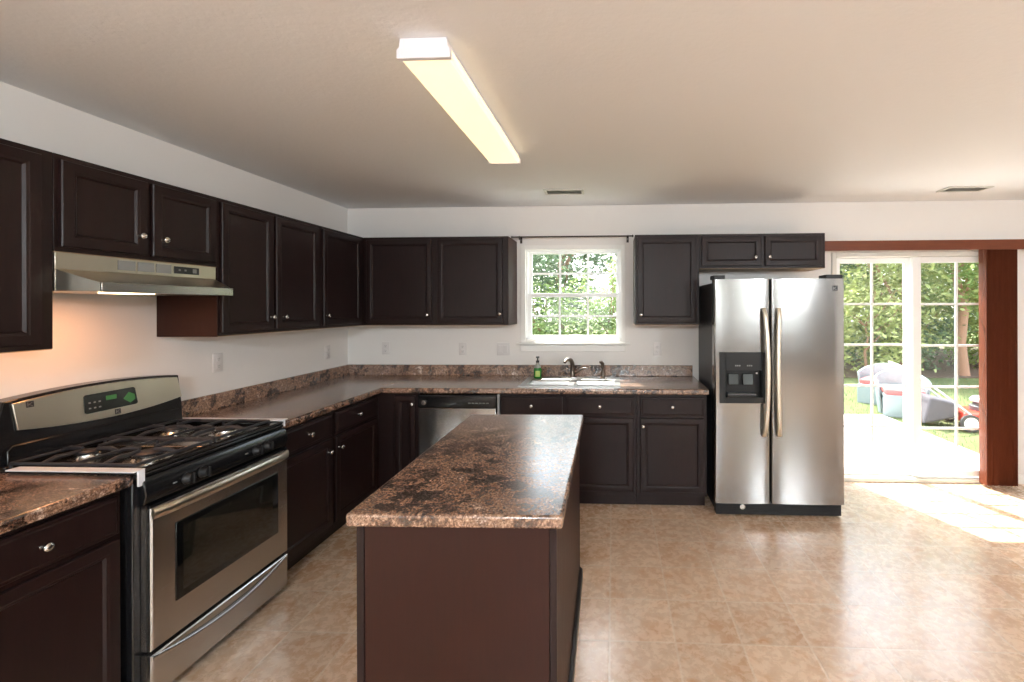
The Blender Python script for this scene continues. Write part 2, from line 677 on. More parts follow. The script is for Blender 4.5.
# ------------------------------------------------------------------ cabinets
def door(parent, x0, x1, z0, z1, yf, name='door', knob=None):
    fr = .037
    prof = [(0, yf + .005), (.003, yf + .001), (.008, yf), (fr, yf), (fr + .004, yf + .002), (fr + .009, yf + .0025), (fr + .016, yf + .010), (fr + .020, yf + .010)]
    d = MB().rings(x0, x1, z0, z1, prof, yf + .019).build(name, 'wood', parent, smooth=25)
    if knob:
        add_knob(d, knob[0], knob[1], yf)
    return d


def slab(parent, x0, x1, z0, z1, yf, knob=True, kx=None):
    prof = [(0, yf + .007), (.004, yf + .004), (.012, yf + .003), (.017, yf)]
    d = MB().rings(x0, x1, z0, z1, prof, yf + .019).build('drawer_front', 'wood', parent, smooth=20)
    if knob:
        add_knob(d, kx if kx else (x0 + x1) / 2, (z0 + z1) / 2, yf)
    return d


def add_knob(parent, x, z, yf):
    MB().lathe([(.0, 0), (.008, 0), (.0065, .004), (.0055, .012), (.012, .016), (.0145, .021), (.013, .026), (.007, .029), (0, .030)],
               (x, yf, z), (0, -1, 0), 18).build('knob', 'chrome', parent, smooth=60, label='small satin nickel knob')


UB, UT = 1.384, 2.125
UDEP = .34                     # face frame front
YF = -.36                      # door front


def upper(label, loc, rz, w, z0, doors, side=None, group='wall cabinets', under=True, depth=UDEP, x_start=0):
    """local x along the wall, -y out of the wall"""
    t = thing('wall_cabinet', label, 'cabinet', loc, rz, group)
    z1 = UT - z0
    MB().box(x_start, w, -depth, -.002, .0032, z1).build('carcass', 'wood', t, .0015)
    MB().box(x_start + .002, w - .002, -depth + .002, -.004, .0, .0031).build('underside', 'rawwood', t, label='bare pale wood underside')
    for (x0, x1, kx, kz) in doors:
        door(t, x0, x1, .022, z1 - .022, -depth - .0195, knob=(kx, kz - z0) if kx is not None else None)
    if side == 'L':
        MB().box(x_start - .003, x_start - .0002, -depth, -.004, 0.0, z1).build('end_panel', 'endwood', t, .0008, label='reddish brown end panel')
    if side == 'R':
        MB().box(w + .0002, w + .003, -depth, -.004, 0.0, z1).build('end_panel', 'endwood', t, .0008, label='reddish brown end panel')
    return t


# left wall (origin at wall, local x = world +Y)
def LW(y):
    return (0, y, 0)


def zl(loc, z):
    return (loc[0], loc[1], z)


upper('tall dark espresso wall cabinet at the far left, nearest the camera beside the range hood', (0, -3.16, UB), R(90), .698, UB,
      [(.03, .655, None, 0)])
upper('short two-door espresso wall cabinet directly above the range hood', (0, -2.46, 1.752), R(90), .706, 1.752,
      [(.014, .334, .293, 1.856), (.356, .685, .397, 1.853)])
upper('tall two-door espresso wall cabinet just right of the range hood on the left wall', (0, -1.752, UB), R(90), .848, UB,
      [(.012, .382, .357, 1.481), (.404, .812, .460, 1.479)], side='L')
upper('single-door espresso wall cabinet on the left wall running into the corner', (0, -.902, UB), R(90), .90, UB,
      [(.014, .505, .041, 1.479)])
# back wall
upper('two-door espresso wall cabinet on the back wall between the corner and the window', (.342, 0, UB), 0, 1.228, UB,
      [(.032, .588, .559, 1.473), (.634, 1.184, 1.165, 1.479)], side='R')
upper('single-door espresso wall cabinet hung right of the kitchen window', (2.622, 0, UB), 0, .52, UB,
      [(.016, .498, .046, 1.469)])
upper('short two-door espresso wall cabinet above the refrigerator', (3.144, 0, 1.842), 0, .998, 1.842,
      [(.016, .494, .442, 1.932), (.522, .972, .552, 1.931)], side='R')

# base cabinets
BD = .61          # face frame front
BF = .63          # door front


def base(label, loc, rz, w, bays, group='base cabinets', extra=None, knobs=True, drw=(.711, .852), drz=(.135, .692)):
    t = thing('base_cabinet', label, 'cabinet', loc, rz, group)
    MB().prism([(-BD, .10), (-BD, .874), (-.002, .874), (-.002, 0), (-BD + .075, 0), (-BD + .075, .10)], 0, 0, w).build('carcass', 'wood', t, .0012)
    for k in bays:
        x0, x1 = k[0], k[1]
        kinds = k[2]
        if 'w' in kinds:
            slab(t, x0, x1, drw[0], drw[1], -BF)
        if 'd' in kinds:
            kx = k[3]
            door(t, x0, x1, drz[0], drz[1] if 'w' in kinds else .852, -BF, knob=(kx, k[4]) if kx is not None else None)
    return t


base('near left espresso base cabinet with one drawer, in front of the range', (0, -2.965, 0), R(90), .497, [(.022, .482, 'wd', None, 0)])
base('espresso base cabinet right beside the range, drawer over one door', (0, -1.692, 0), R(90), .492, [(.018, .475, 'wd', .43, .615)])
base('second espresso base cabinet from the range on the left run', (0, -1.198, 0), R(90), .562, [(.018, .528, 'wd', .052, .615)])
t = thing('corner_base_cabinet', 'dark corner base cabinet with one narrow full-height door by the dishwasher', 'cabinet', (0, 0, 0), 0, 'base cabinets')
MB().prism([(.002, -.002), (.002, -.634), (BD, -.634), (BD, -BD), (.928, -BD), (.928, -.002)], 2, .10, .874).build('carcass', 'wood', t, .0012)
MB().prism([(.002, -.002), (.002, -.634), (.535, -.634), (.535, -.535), (.928, -.535), (.928, -.002)], 2, 0, .0999).build('toe_kick', 'toe', t)
door(t, .745, .908, .135, .852, -BF, knob=(.890, .79))
base('wide espresso sink base cabinet right of the dishwasher, two false drawers', (1.572, 0, 0), 0, 1.04,
     [(.008, .478, 'wd', None, 0), (.510, 1.02, 'wd', None, 0)])
base('espresso base cabinet between the sink cabinet and the refrigerator', (2.614, 0, 0), 0, .53, [(.030, .508, 'wd', .05, .635)])

# ------------------------------------------------------------------ countertops
CT, CB = .916, .876


def edge_poly(front, back, z0=CB, z1=CT, r=.012):
    """profile (depth, z) with rounded front nose at depth=front"""
    pts = [(back, z0), (front - .006, z0), (front, z0 + .006)]
    for k in range(6):
        a = pi / 2 * k / 5
        pts.append((front - r + r * cos(a), z1 - r + r * sin(a)))
    pts.append((back, z1))
    return pts


def counter_run(b, p0, p1, front, back=.003, x=False):
    """left run: profile in x-z extruded along y"""
    b.prism(edge_poly(front, back), 1, p0, p1)


CD = .652
# L-shaped top with a real sink cutout
SX0, SX1, SY0, SY1 = 1.722, 2.475, -.580, -.150
t = thing('countertop', 'L-shaped brown granite-look countertop on the left run and under the window', 'countertop', (0, 0, 0), 0, 'countertops')
b = MB()
b.prism(edge_poly(CD, .003), 1, -1.690, -.002)
def backprism(x0, x1, front, back):
    b.prism([(-d, z) for d, z in edge_poly(front, back)], 0, x0, x1)
backprism(CD - .002, SX0, CD, .003)
backprism(SX0, SX1, CD, -SY0)
backprism(SX0, SX1, -SY1, .003)
backprism(SX1, 3.152, CD, .003)
b.build('worktop', 'lam', t)
b = MB()
b.box(.002, .021, -1.690, -.002, CT, 1.014)
b.build('backsplash', 'lam', t, .004)
b = MB()
b.box(.0215, 3.142, -.021, -.002, CT, 1.014)
b.build('backsplash', 'lam', t, .004)

t = thing('countertop', 'short brown granite-look countertop at the near left, in front of the range', 'countertop', (0, 0, 0), 0, 'countertops')
b = MB()
pl = []
b.prism([(.003, -2.985), (CD + .003, -2.985), (CD + .003, -2.470)] + [(CD - .017 + .02 * cos(a), -2.470 + .018 * sin(a)) for a in [pi / 2 * k / 5 for k in range(1, 6)]] + [(.003, -2.452)], 2, CB, CT)
b.build('worktop', 'lam', t, .009, seg=4)
MB().box(.002, .021, -2.985, -2.464, CT + .0005, 1.014).build('backsplash', 'lam', t, .004)

# white strips bridging counter and range
for (ya, yb, lab) in ((-2.478, -2.436, 'white plastic gap strip on the near side of the range'), (-1.712, -1.672, 'white plastic gap strip on the far side of the range')):
    near = ya < -2
    b = MB().box(.170 if near else .055, .674 if near else .665, ya, yb, CT + .0135, CT + .018)
    if near:
        b.box(.6665, .674, -2.460, -2.437, CB - .004, CT + .0135)
        b.box(.170, .6665, -2.4515, -2.4495, CT - .02, CT + .0135)
    else:
        b.box(.055, .665, -1.696, -1.691, CT - .02, CT + .0135)
    o = b.build('gap_strip', 'strip', None, .001)
    tag(o, lab, 'gap strip', 'gap strips beside the range')

# ------------------------------------------------------------------ island
IX0, IX1, IY0, IY1 = 1.648, 2.266, -2.70, -1.50
t = thing('kitchen_island', 'dark brown wooden kitchen island cabinet standing in the middle of the floor', 'kitchen island', (0, 0, 0))
MB().box(IX0 + .02, IX1 - .004, IY0 + .006, IY1 - .004, .0, .876).build('carcass', 'wood', t, .002)
MB().box(IX0 + .022, IX1 - .022, IY0, IY0 + .0055, .0, .872).build('end_panel', 'endwood', t, .001, label='plain reddish brown end panel facing the camera')
for xa, xb, ya, yb in ((IX0 - .002, IX0 + .021, IY0 - .004, IY0 + .02), (IX1 - .021, IX1 + .001, IY0 - .004, IY0 + .02), (IX1 - .021, IX1 + .001, IY1 - .02, IY1)):
    MB().box(xa, xb, ya, yb, 0, .872).build('corner_trim', 'wood', t, .002)
MB().box(IX1 - .0035, IX1 - .0005, IY0 + .021, IY1 - .021, 0, .872).build('side_panel', 'endwood', t, .001, label='reddish brown side panel facing the patio door')
MB().prism([(IX1 + .0012, .0), (IX1 + .018, .0), (IX1 + .016, .045), (IX1 + .0012, .058)], 1, IY0 - .004, IY1).build('base_moulding', 'shoe', t, .002, label='black base moulding along the floor')
# doors on the range side of the island
tt = bpy.data.objects.new('door_side', None)
for i in range(3):
    ya = IY1 - .02 - i * .395
    # faces -X : build with rings then rotate coordinates
    m = MB()
    fr = .052
    m.rings(0, .375, .135, .692, [(0, -.014), (.008, -.019), (fr, -.019), (fr + .009, -.0165), (fr + .016, -.009)], 0)
    m.rings(0, .375, .711, .852, [(0, -.012), (.012, -.016), (.017, -.019)], 0)
    bmesh.ops.transform(m.bm, matrix=Matrix.Translation((IX0 + .0198, ya, 0)) @ Matrix.Rotation(R(-90), 4, 'Z'), verts=m.bm.verts)
    d = m.build('door', 'wood', t, smooth=25)
    MB().lathe([(0, 0), (.0065, 0), (.0055, .012), (.0145, .02), (.012, .027), (0, .03)], (IX0 + .0008, ya - .33, .63), (-1, 0, 0), 16).build('knob', 'chrome', d, smooth=60)
bpy.data.objects.remove(tt)
t = thing('island_countertop', 'brown and tan speckled granite-look countertop on top of the island', 'countertop', (0, 0, 0), 0, 'countertops')
b = MB().box(1.632, 2.290, -2.742, -1.470, CB + .0005, .9165)
o = b.build('worktop', 'lam', t, .009, seg=4)
piv, ang = Vector((1.65, -2.70, 0)), .016          # the island stands very slightly askew
for q in (t, bpy.data.objects['kitchen_island']):
    q.rotation_euler = (0, 0, ang)
    q.location = piv - Matrix.Rotation(ang, 3, 'Z') @ piv

# ------------------------------------------------------------------ range
# local frame: x along +Y, -y toward the room; origin at the wall and left side of the range
RW = .756
t = thing('gas_range', 'stainless and black freestanding gas range against the left wall', 'range', (0, -2.459, 0), R(90))
b = MB().box(.002, RW - .002, -.645, -.012, .05, .895)
b.build('body', 'black', t, .004)
for x in (.03, RW - .06):
    for y in (-.60, -.08):
        MB().lathe([(.016, 0), (.016, .006), (.010, .008), (.010, .0499)], (x + .015, y, 0), seg=12).build('levelling_foot', 'blacksat', t)
# cooktop: raised rim pan
b = MB()
b.box(.0, RW, -.665, -.075, .8955, .912)
b.box(.0, .018, -.665, -.075, .912, .926).box(RW - .028, RW, -.665, -.075, .912, .926)
b.box(.028, RW - .028, -.665, -.62, .912, .926).box(.028, RW - .028, -.10, -.075, .912, .926)
b.build('cooktop', 'black', t, .006, seg=3)
# burners
burn = [(.19, -.51, .052), (.19, -.24, .038), (RW - .19, -.51, .045), (RW - .19, -.24, .052)]
for x, y, r in burn:
    bb = MB().lathe([(r * 1.5, .912), (r * 1.5, .915), (r * 1.15, .917), (r, .926), (r, .934), (0, .934)], (x, y, 0), seg=28).build('burner', 'chrome', t, smooth=40, label='silver burner base')
    MB().lathe([(r * .86, .9342), (r * .92, .940), (r * .8, .945), (0, .946)], (x, y, 0), seg=28).build('burner_cap', 'iron', bb, smooth=50)
# centre steel strip
MB().box(RW / 2 - .035, RW / 2 + .035, -.60, -.12, .9125, .916).build('centre_strip', 'steel', t, .002)
# grates
for gx in (.04, RW / 2 + .010):
    gw = RW / 2 - .052
    b = MB()
    zt = .944
    rr = .0068
    x0, x1, y0, y1 = gx, gx + gw, -.615, -.11
    ym = (y0 + y1) / 2
    xm = (x0 + x1) / 2

    def bar(p, q, r0=rr):
        b.tube([p, q], r0, 6)
    # rim
    for yy in (y0, ym, y1):
        bar((x0, yy, zt - .006), (x1, yy, zt - .006))
    for xx in (x0, x1):
        bar((xx, y0, zt - .006), (xx, y1, zt - .006))
        for yy in (y0, ym, y1):
            bar((xx, yy, .9125), (xx, yy, zt - .004), .0055)
    # fingers towards each burner, raised ends
    for yc in ((y0 + ym) / 2, (ym + y1) / 2):
        hy = (y1 - y0) / 4
        for dx, dy in ((1, 0), (-1, 0), (0, 1), (0, -1)):
            ex, ey = xm + dx * gw / 2, yc + dy * hy
            ix, iy = xm + dx * .032, yc + dy * .032
            mx_, my_ = xm + dx * (gw / 2 * .72 if dx else 0), yc + dy * (hy * .72 if dy else 0)
            b.tube([(ex, ey, zt - .006), (mx_, my_, zt + .005), (ix, iy, zt + .004)], [.008, .0095, .007], 6)
    b.build('grate', 'iron', t, smooth=50, label='black cast iron grate')

# backguard: profile (y,z) extruded, then steel face with arched outline
def arch(n, x0, x1, zc, ze):
    return [(x0 + (x1 - x0) * k / n, ze + (zc - ze) * (1 - (2 * k / n - 1) ** 2)) for k in range(n + 1)]


def tilt(z):      # face plane of the guard leans back
    return -.098 + (z - .93) * .085


def guardpoly(b, pts, d0, d1):
    A = [b.bm.verts.new((x, tilt(z) + d0, z)) for x, z in pts]
    B = [b.bm.verts.new((x, tilt(z) + d1, z)) for x, z in pts]
    b.bm.faces.new(A)
    b.bm.faces.new(B[::-1])
    n = len(pts)
    for i in range(n):
        b.bm.faces.new((A[i], B[i], B[(i + 1) % n], A[(i + 1) % n]))


top = arch(14, .040, RW - .004, 1.197, 1.174)
b = MB()
guardpoly(b, [(.004, .9265), (RW, .9265), (RW + .002, 1.03)] + top[::-1] + [(.004, 1.03)], 0, .072)
guard = b.build('backguard', 'black', t, .004)
b = MB()
topi = arch(14, .062, RW - .018, 1.187, 1.164)
bot = arch(14, .072, RW - .002, 1.030, 1.058)
guardpoly(b, [(x, z) for x, z in bot] + topi[::-1], -.008, -.0005)
face = b.build('control_face', 'steeld', guard, .002, label='brushed steel control face')
b = MB()
guardpoly(b, [(.306, 1.066), (.516, 1.068), (.524, 1.074), (.516, 1.146), (.508, 1.152), (.304, 1.150), (.298, 1.144), (.298, 1.072)], -.011, -.0085)
disp = b.build('display', 'display', guard, .0015)
b = MB()
guardpoly(b, [(.385, 1.112), (.430, 1.112), (.430, 1.132), (.385, 1.132)], -.0118, -.0112)
b.build('clock_digits', 'digits', disp)
b = MB()
guardpoly(b, [(.458, 1.104), (.488, 1.080), (.512, 1.094), (.510, 1.118), (.484, 1.132)], -.0118, -.0112)
b.build('round_keypad', 'digits', disp)
b = MB()
for xx in (.314, .334, .354):
    for zz in (1.085, 1.110):
        guardpoly(b, [(xx, zz), (xx + .009, zz), (xx + .009, zz + .006), (xx, zz + .006)], -.0118, -.0112)
b.build('button_marks', 'mark', disp)
for (xx, zz, nm) in ((.102, 1.140, 'badge'), (.420, 1.038, 'badge')):
    b = MB()
    guardpoly(b, [(xx, zz), (xx + .024, zz), (xx + .024, zz + .024), (xx, zz + .024)], -.0105, -.0085)
    bd = b.build(nm, 'badge', guard, label='small square black badge')
    b = MB()
    guardpoly(b, [(xx + .003, zz + .004), (xx + .006, zz + .004), (xx + .006, zz + .020), (xx + .003, zz + .020)], -.0111, -.0106)
    guardpoly(b, [(xx + .006, zz + .0115), (xx + .018, zz + .020), (xx + .022, zz + .020), (xx + .010, zz + .0115), (xx + .022, zz + .004), (xx + .018, zz + .004)], -.0111, -.0106)
    b.build('emblem', 'mark', bd)
# lower guard bead
b = MB().tube([(.035, -.106, .935), (.035, -.104, .985), (.05, -.103, 1.0), (RW - .03, -.103, 1.0)], .0035, 8).tube([(.05, -.108, .934), (RW - .02, -.108, .934)], .004, 8)
b.build('guard_bead', 'black', guard, smooth=60)
# knob panel: slanted
b = MB().prism([(-.645, .79), (-.678, .795), (-.690, .832), (-.678, .880), (-.668, .8945), (-.645, .8945)], 0, .012, RW)
kp = b.build('knob_panel', 'black', t, .005, seg=3)
for x in (.182, .537):
    MB().box(x - .066, x - .050, -.6905, -.6885, .838, .843).build('burner_mark', 'mark', kp)
for x in (.174, .246, .535, .603):
    k = MB().lathe([(.0, .0), (.0235, 0), (.0235, .006), (.0185, .010), (.0175, .026), (.014, .029), (0, .029)], (x, -.688, .838), (0, -1, .10), 22).build('knob', 'blacksat', kp, smooth=50)
    MB().box(x - .004, x + .004, -.726, -.716, .820, .862).build('grip', 'blacksat', k, .002)
# oven door
b = MB()
yd = -.690
b.rings(.030, RW - .004, .232, .776, [(0, yd + .006), (.006, yd)], -.647)
dr = b.build('oven_door', 'steel', t, .001, label='stainless oven door')
MB().rings(.125, RW - .078, .366, .680, [(0, yd - .003), (.004, yd - .005)], yd - .0002).build('window_border', 'ovenband', dr, .001)
MB().rings(.152, RW - .120, .396, .655, [(0, yd - .0056), (.002, yd - .006)], yd - .0052).build('oven_window', 'ovenglass', dr)
MB().rings(.030, RW - .004, .7765, .789, [(0, yd + .006)], -.647).build('top_trim', 'black', dr)
# arched handle: flat wide bar
pts, rs = [], []
for k in range(17):
    f = k / 16
    x = .028 + (RW - .044) * f
    y = yd - .006 - .032 * (1 - (2 * f - 1) ** 2) ** .6
    z = .757 + .006 * (1 - (2 * f - 1) ** 2)
    pts.append((x, y, z))
b = MB()
sec = [(.0, -.021), (-.007, -.018), (-.010, 0), (-.007, .018), (.0, .021), (.005, 0)]
prev = None
for p in pts:
    ring = [b.bm.verts.new((p[0], p[1] + a, p[2] + c)) for a, c in sec]
    if prev:
        for k in range(6):
            b.bm.faces.new((prev[k], prev[(k + 1) % 6], ring[(k + 1) % 6], ring[k]))
    else:
        b.bm.faces.new(ring)
    prev = ring
b.bm.faces.new(prev[::-1])
b.build('handle', 'steeld', dr, smooth=70, label='bowed brushed steel handle bar')
# warming drawer with arched grip ledge
b = MB()
yw = -.690
b.rings(.030, RW - .004, .052, .216, [(0, yw + .006), (.006, yw)], -.647)
dw = b.build('warming_drawer', 'steel', t, .001, label='stainless storage drawer')
b = MB()
prev = None
for k in range(21):
    f = k / 20
    x = .036 + (RW - .046) * f
    s4 = 1 - (2 * f - 1) ** 2
    z = .205 - .040 * s4
    d = .003 + .013 * s4
    sec = [(yw + .001, z + .012), (yw - d * .6, z + .010), (yw - d, z + .002), (yw - d * .8, z - .006), (yw + .001, z - .014)]
    ring = [b.bm.verts.new((x, a, c)) for a, c in sec]
    if prev:
        for q in range(5):
            b.bm.faces.new((prev[q], prev[(q + 1) % 5], ring[(q + 1) % 5], ring[q]))
    else:
        b.bm.faces.new(ring)
    prev = ring
b.bm.faces.new(prev[::-1])
b.build('drawer_grip', 'steel', dw, smooth=70)

# ------------------------------------------------------------------ range hood
t = thing('range_hood', 'stainless under-cabinet range hood above the gas range', 'range hood', (0, -2.459, 1.60), R(90))
HW = .692
b = MB().box(0, HW, -.345, -.003, .088, .1515)
b.build('housing', 'steeld', t, .002)
# canopy, tapering towards the lip
b = MB()
L0, L1, LY = .030, .622, -.492
lo = [(0, -.345, .0), (HW, -.345, .0), (L1, LY, .0), (L0, LY, .0)]
b.hexa([(0.001, -.3445, .004), (HW - .001, -.3445, .004), (L1, LY, .004), (L0, LY, .004)][::-1], [(0.001, -.3445, .0875), (HW - .001, -.3445, .0875), (L1, LY, .036), (L0, LY, .036)][::-1])
b.box(.001, HW - .001, -.344, -.003, .004, .0875)
b.build('canopy', 'steeld', t, .0015)
b = MB().box(L0 - .003, L1 + .003, LY - .006, LY + .001, .0, .038)
b.build('lip', 'steel', t, .0015)
for i in range(3):
    x0 = .216 + i * .081
    v = MB()
    for k in range(7):
        v.box(x0, x0 + .071, -.3475, -.3455, .103 + k * .0058, .1062 + k * .0058)
    v.box(x0, x0 + .071, -.3462, -.3452, .101, .142)
    v.build('vent_slots', 'ventdark', t)
v = MB().box(.462, .592, -.3485, -.3455, .104, .138).build('switch_panel', 'badge', t, .001)
for xx in (.482, .512):
    MB().box(xx, xx + .010, -.3510, -.3487, .117, .126).build('switch', 'mark', v, .001)
MB().box(.556, .576, -.3505, -.3487, .111, .131).build('emblem', 'mark', v)
MB().box(.12, .27, -.455, -.37, -.0025, .0039).build('lamp_lens', 'hoodlens', t, .002, label='glowing warm lamp lens')
lamp('hood_lamp', (.27, -2.24, 1.590), (0, 0, 0), .10, .16, .9, (1, .40, .15))

# ------------------------------------------------------------------ dishwasher
t = thing('dishwasher', 'stainless dishwasher with black control panel left of the sink', 'dishwasher', (.932, 0, 0))
MB().box(.004, .618, -.60, -.02, .012, .868).build('tub', 'blacksat', t)
MB().box(.012, .610, -.645, -.6005, .085, .762).build('door', 'steelv', t, .004, label='stainless door')
b = MB().prism([(-.6005, .765), (-.648, .765), (-.652, .775), (-.646, .866), (-.6005, .868)], 0, .008, .612)
cp = b.build('control_panel', 'black', t, .003)
b = MB().box(.02, .60, -.655, -.6515, .856, .862)
b.build('latch_bar', 'blacksat', cp, .001)
MB().lathe([(0, 0), (.020, 0), (.018, .012), (0, .014)], (.055, -.6495, .806), (0, -1, 0), 18).build('dial', 'chrome', cp, smooth=40)
for k in range(6):
    MB().box(.40 + k * .028, .418 + k * .028, -.6515, -.649, .800, .806).build('button', 'ventdark', cp)
MB().box(.0, .61, -.56, -.54, .0, .084).build('toe_panel', 'black', t)
MB().box(.622, .636, -.638, -.6105, .10, .868).build('side_filler', 'filler', t, label='narrow white strip beside the door')

# ------------------------------------------------------------------ refrigerator
FX, FW = 3.178, .934
t = thing('refrigerator', 'stainless side-by-side refrigerator with ice dispenser beside the patio door', 'refrigerator', (FX, 0, 0))
MB().box(.012, FW - .008, -.630, -.04, .03, 1.715).build('case', 'fridgeside', t, .006)
FY = -.715


def fdoor(x0, x1, name, hole=None):
    b = MB()
    z0, z1 = .098, 1.736
    r = .016
    def outline(xx0, xx1):
        pts = [(xx0, -.638)]
        for k in range(6):
            a = pi / 2 * k / 5
            pts.append((xx0 + r - r * cos(a), FY + r - r * sin(a)))
        # very slight bow of the door skin
        for k in range(1, 8):
            f = k / 8
            pts.append((xx0 + r + (xx1 - xx0 - 2 * r) * f, FY - .004 * (1 - (2 * f - 1) ** 2)))
        for k in range(6):
            a = pi / 2 * k / 5
            pts.append((xx1 - r + r * sin(a), FY + r - r * cos(a)))
        pts.append((xx1, -.638))
        return pts
    if hole is None:
        b.prism(outline(x0, x1), 2, z0, z1)
    else:
        hx0, hx1, hz0, hz1 = hole
        pts = outline(x0, x1)
        b.prism(pts, 2, z0, hz0)
        b.prism(pts, 2, hz1, z1)
        left = [p for p in pts if p[0] <= hx0] + [(hx0, FY - .002), (hx0, -.638)]
        right = [(hx1, -.638), (hx1, FY - .002)] + [p for p in pts if p[0] >= hx1]
        b.prism(left, 2, hz0, hz1)
        b.prism(right, 2, hz0, hz1)
    return b.build(name, 'steelv', t, 0, smooth=30)


DH = (.036, .366, .830, 1.203)
ld = fdoor(.002, .402, 'freezer_door', DH)
ld['label'] = 'narrow left stainless door'
rd = fdoor(.412, FW, 'fridge_door')
rd['label'] = 'wide right stainless door'
# dispenser: frame, recess, paddles
b = MB()
x0, x1, z0, z1 = DH
b.box(x0, x1, -.660, -.6385, z0, z1)
b.box(x0, x0 + .045, FY - .008, -.6602, z0, z1).box(x1 - .022, x1, FY - .008, -.6602, z0, z1)
b.box(x0 + .045, x1 - .022, FY - .008, -.6602, z0, z0 + .045)
b.box(x0 + .045, x1 - .022, FY - .008, -.6602, z1 - .135, z1)
dsp = b.build('dispenser', 'blacksat', ld, .002, label='black ice and water dispenser')
for cx in (.150, .235):
    for k in range(3):
        MB().box(cx + k * .014, cx + k * .014 + .009, FY - .0095, FY - .0082, 1.100, 1.110).build('button', 'mark', dsp)
for xa in (.110, .215):
    MB().prism([(-.661, .955), (-.690, .960), (-.682, 1.040), (-.661, 1.040)], 0, xa, xa + .075).build('paddle', 'ovenband', dsp, .003)
MB().box(.100, .305, -.712, -.661, .885, .900).build('shelf', 'engine', dsp, .003)
MB().box(.298, .310, FY - .0095, FY - .0082, 1.045, 1.056).build('water_mark', 'plate', dsp)
# drip tray ribs
b = MB()
for k in range(8):
    b.box(.10, .31, -.712 + k * .006, -.709 + k * .006, .876, .882)
b.build('drip_tray', 'badge', dsp)
# handles, long bowed bars


def fhandle(xc, sgn, par):
    b = MB()
    prev = None
    n = 24
    for k in range(n + 1):
        f = k / n
        z = .592 + (1.525 - .592) * f
        bow = (1 - (2 * f - 1) ** 2)
        y = FY - .010 - .045 * bow ** .45
        x = xc + sgn * .018 * (1 - bow)
        sec = [(-.016, .0), (-.015, -.009), (-.008, -.014), (.008, -.014), (.015, -.009), (.016, .0), (.010, .006), (-.010, .006)]
        ring = [b.bm.verts.new((x + a, y + c, z)) for a, c in sec]
        if prev:
            for q in range(8):
                b.bm.faces.new((prev[q], prev[(q + 1) % 8], ring[(q + 1) % 8], ring[q]))
        else:
            b.bm.faces.new(ring)
        prev = ring
    b.bm.faces.new(prev[::-1])
    b.build('handle', 'palemetal', par, smooth=60, label='long pale metal handle')


fhandle(.372, -1, ld)
fhandle(.442, 1, rd)
b = MB().box(.0, .085, -.70, -.58, 1.7365, 1.766)
b.build('hinge_cover', 'blacksat', t, .004)
b = MB().box(FW - .125, FW - .004, -.70, -.58, 1.7365, 1.766)
b.build('hinge_cover', 'blacksat', t, .004)
b = MB().box(FW - .088, FW - .052, FY - .006, FY - .002, 1.648, 1.684)
bd = b.build('badge', 'badge', rd, label='small square black badge')
b = MB().box(FW - .084, FW - .080, FY - .0068, FY - .0061, 1.655, 1.677)
b.prism([(FW - .080, 1.666), (FW - .064, 1.677), (FW - .058, 1.677), (FW - .074, 1.666), (FW - .058, 1.655), (FW - .064, 1.655)], 1, FY - .0068, FY - .0061)
b.build('emblem', 'mark', bd)
b = MB().box(.015, FW - .02, -.700, -.632, .012, .093)
for k in range(5):
    b.box(.03, FW - .035, -.703, -.7002, .024 + k * .013, .031 + k * .013)
gr = b.build('base_grille', 'blacksat', t, .003, label='black toe grille')
MB().lathe([(.020, 0), (.020, .003), (.016, .004), (.014, .001)], (.205, -.7035, .070), (0, -1, 0), 22).build('filter_cap', 'chrome', gr, smooth=40)
for x in (.06, FW - .06):
    for y in (-.60, -.10):
        MB().lathe([(.018, 0), (.018, .0299)], (x, y, 0), seg=14).build('roller', 'blacksat', t)

# ------------------------------------------------------------------ sink, taps, soap
t = thing('kitchen_sink', 'double-bowl stainless sink set into the counter under the window', 'sink', (0, 0, 0))
b = MB()
ox0, ox1, oy0, oy1 = 1.702, 2.495, -.600, -.130
bowls = [(1.748, 2.085, -.555, -.235), (2.125, 2.452, -.555, -.235)]
zt = .9235
# rim slab pieces round the bowls
def rim(x0, x1, y0, y1):
    b.box(x0, x1, y0, y1, .9168, zt)
rim(ox0, bowls[0][0], oy0, oy1)
rim(bowls[0][1], bowls[1][0], oy0, oy1)
rim(bowls[1][1], ox1, oy0, oy1)
for bw in bowls:
    rim(bw[0], bw[1], oy0, bw[2])
    rim(bw[0], bw[1], bw[3], oy1)
b.build('rim', 'sinksteel', t, .0)
for bw in bowls:
    m = MB()
    x0, x1, y0, y1 = bw
    th = .0015
    zb = .755
    def ring_at(i, z):
        return [m.bm.verts.new(p) for p in ((x0 + i, y0 + i, z), (x1 - i, y0 + i, z), (x1 - i, y1 - i, z), (x0 + i, y1 - i, z))]
    rs_ = [ring_at(0, zt - .0005), ring_at(.006, zt - .02), ring_at(.012, zb + .02), ring_at(.03, zb), ring_at(.14, zb - .004)]
    for a, c in zip(rs_, rs_[1:]):
        for k in range(4):
            m.bm.faces.new((a[k], a[(k + 1) % 4], c[(k + 1) % 4], c[k]))
    m.bm.faces.new(rs_[-1])
    bo = m.build('bowl', 'sinksteel', t, .0, smooth=20)
    so = bo.modifiers.new('thickness', 'SOLIDIFY')
    so.thickness = .0015
    so.offset = 0
    MB().lathe([(.040, 0), (.040, .003), (.030, .004), (.028, .001), (0, .001)], ((x0 + x1) / 2, (y0 + y1) / 2, zb - .003), seg=20).build('drain', 'chrome', bo, smooth=40)

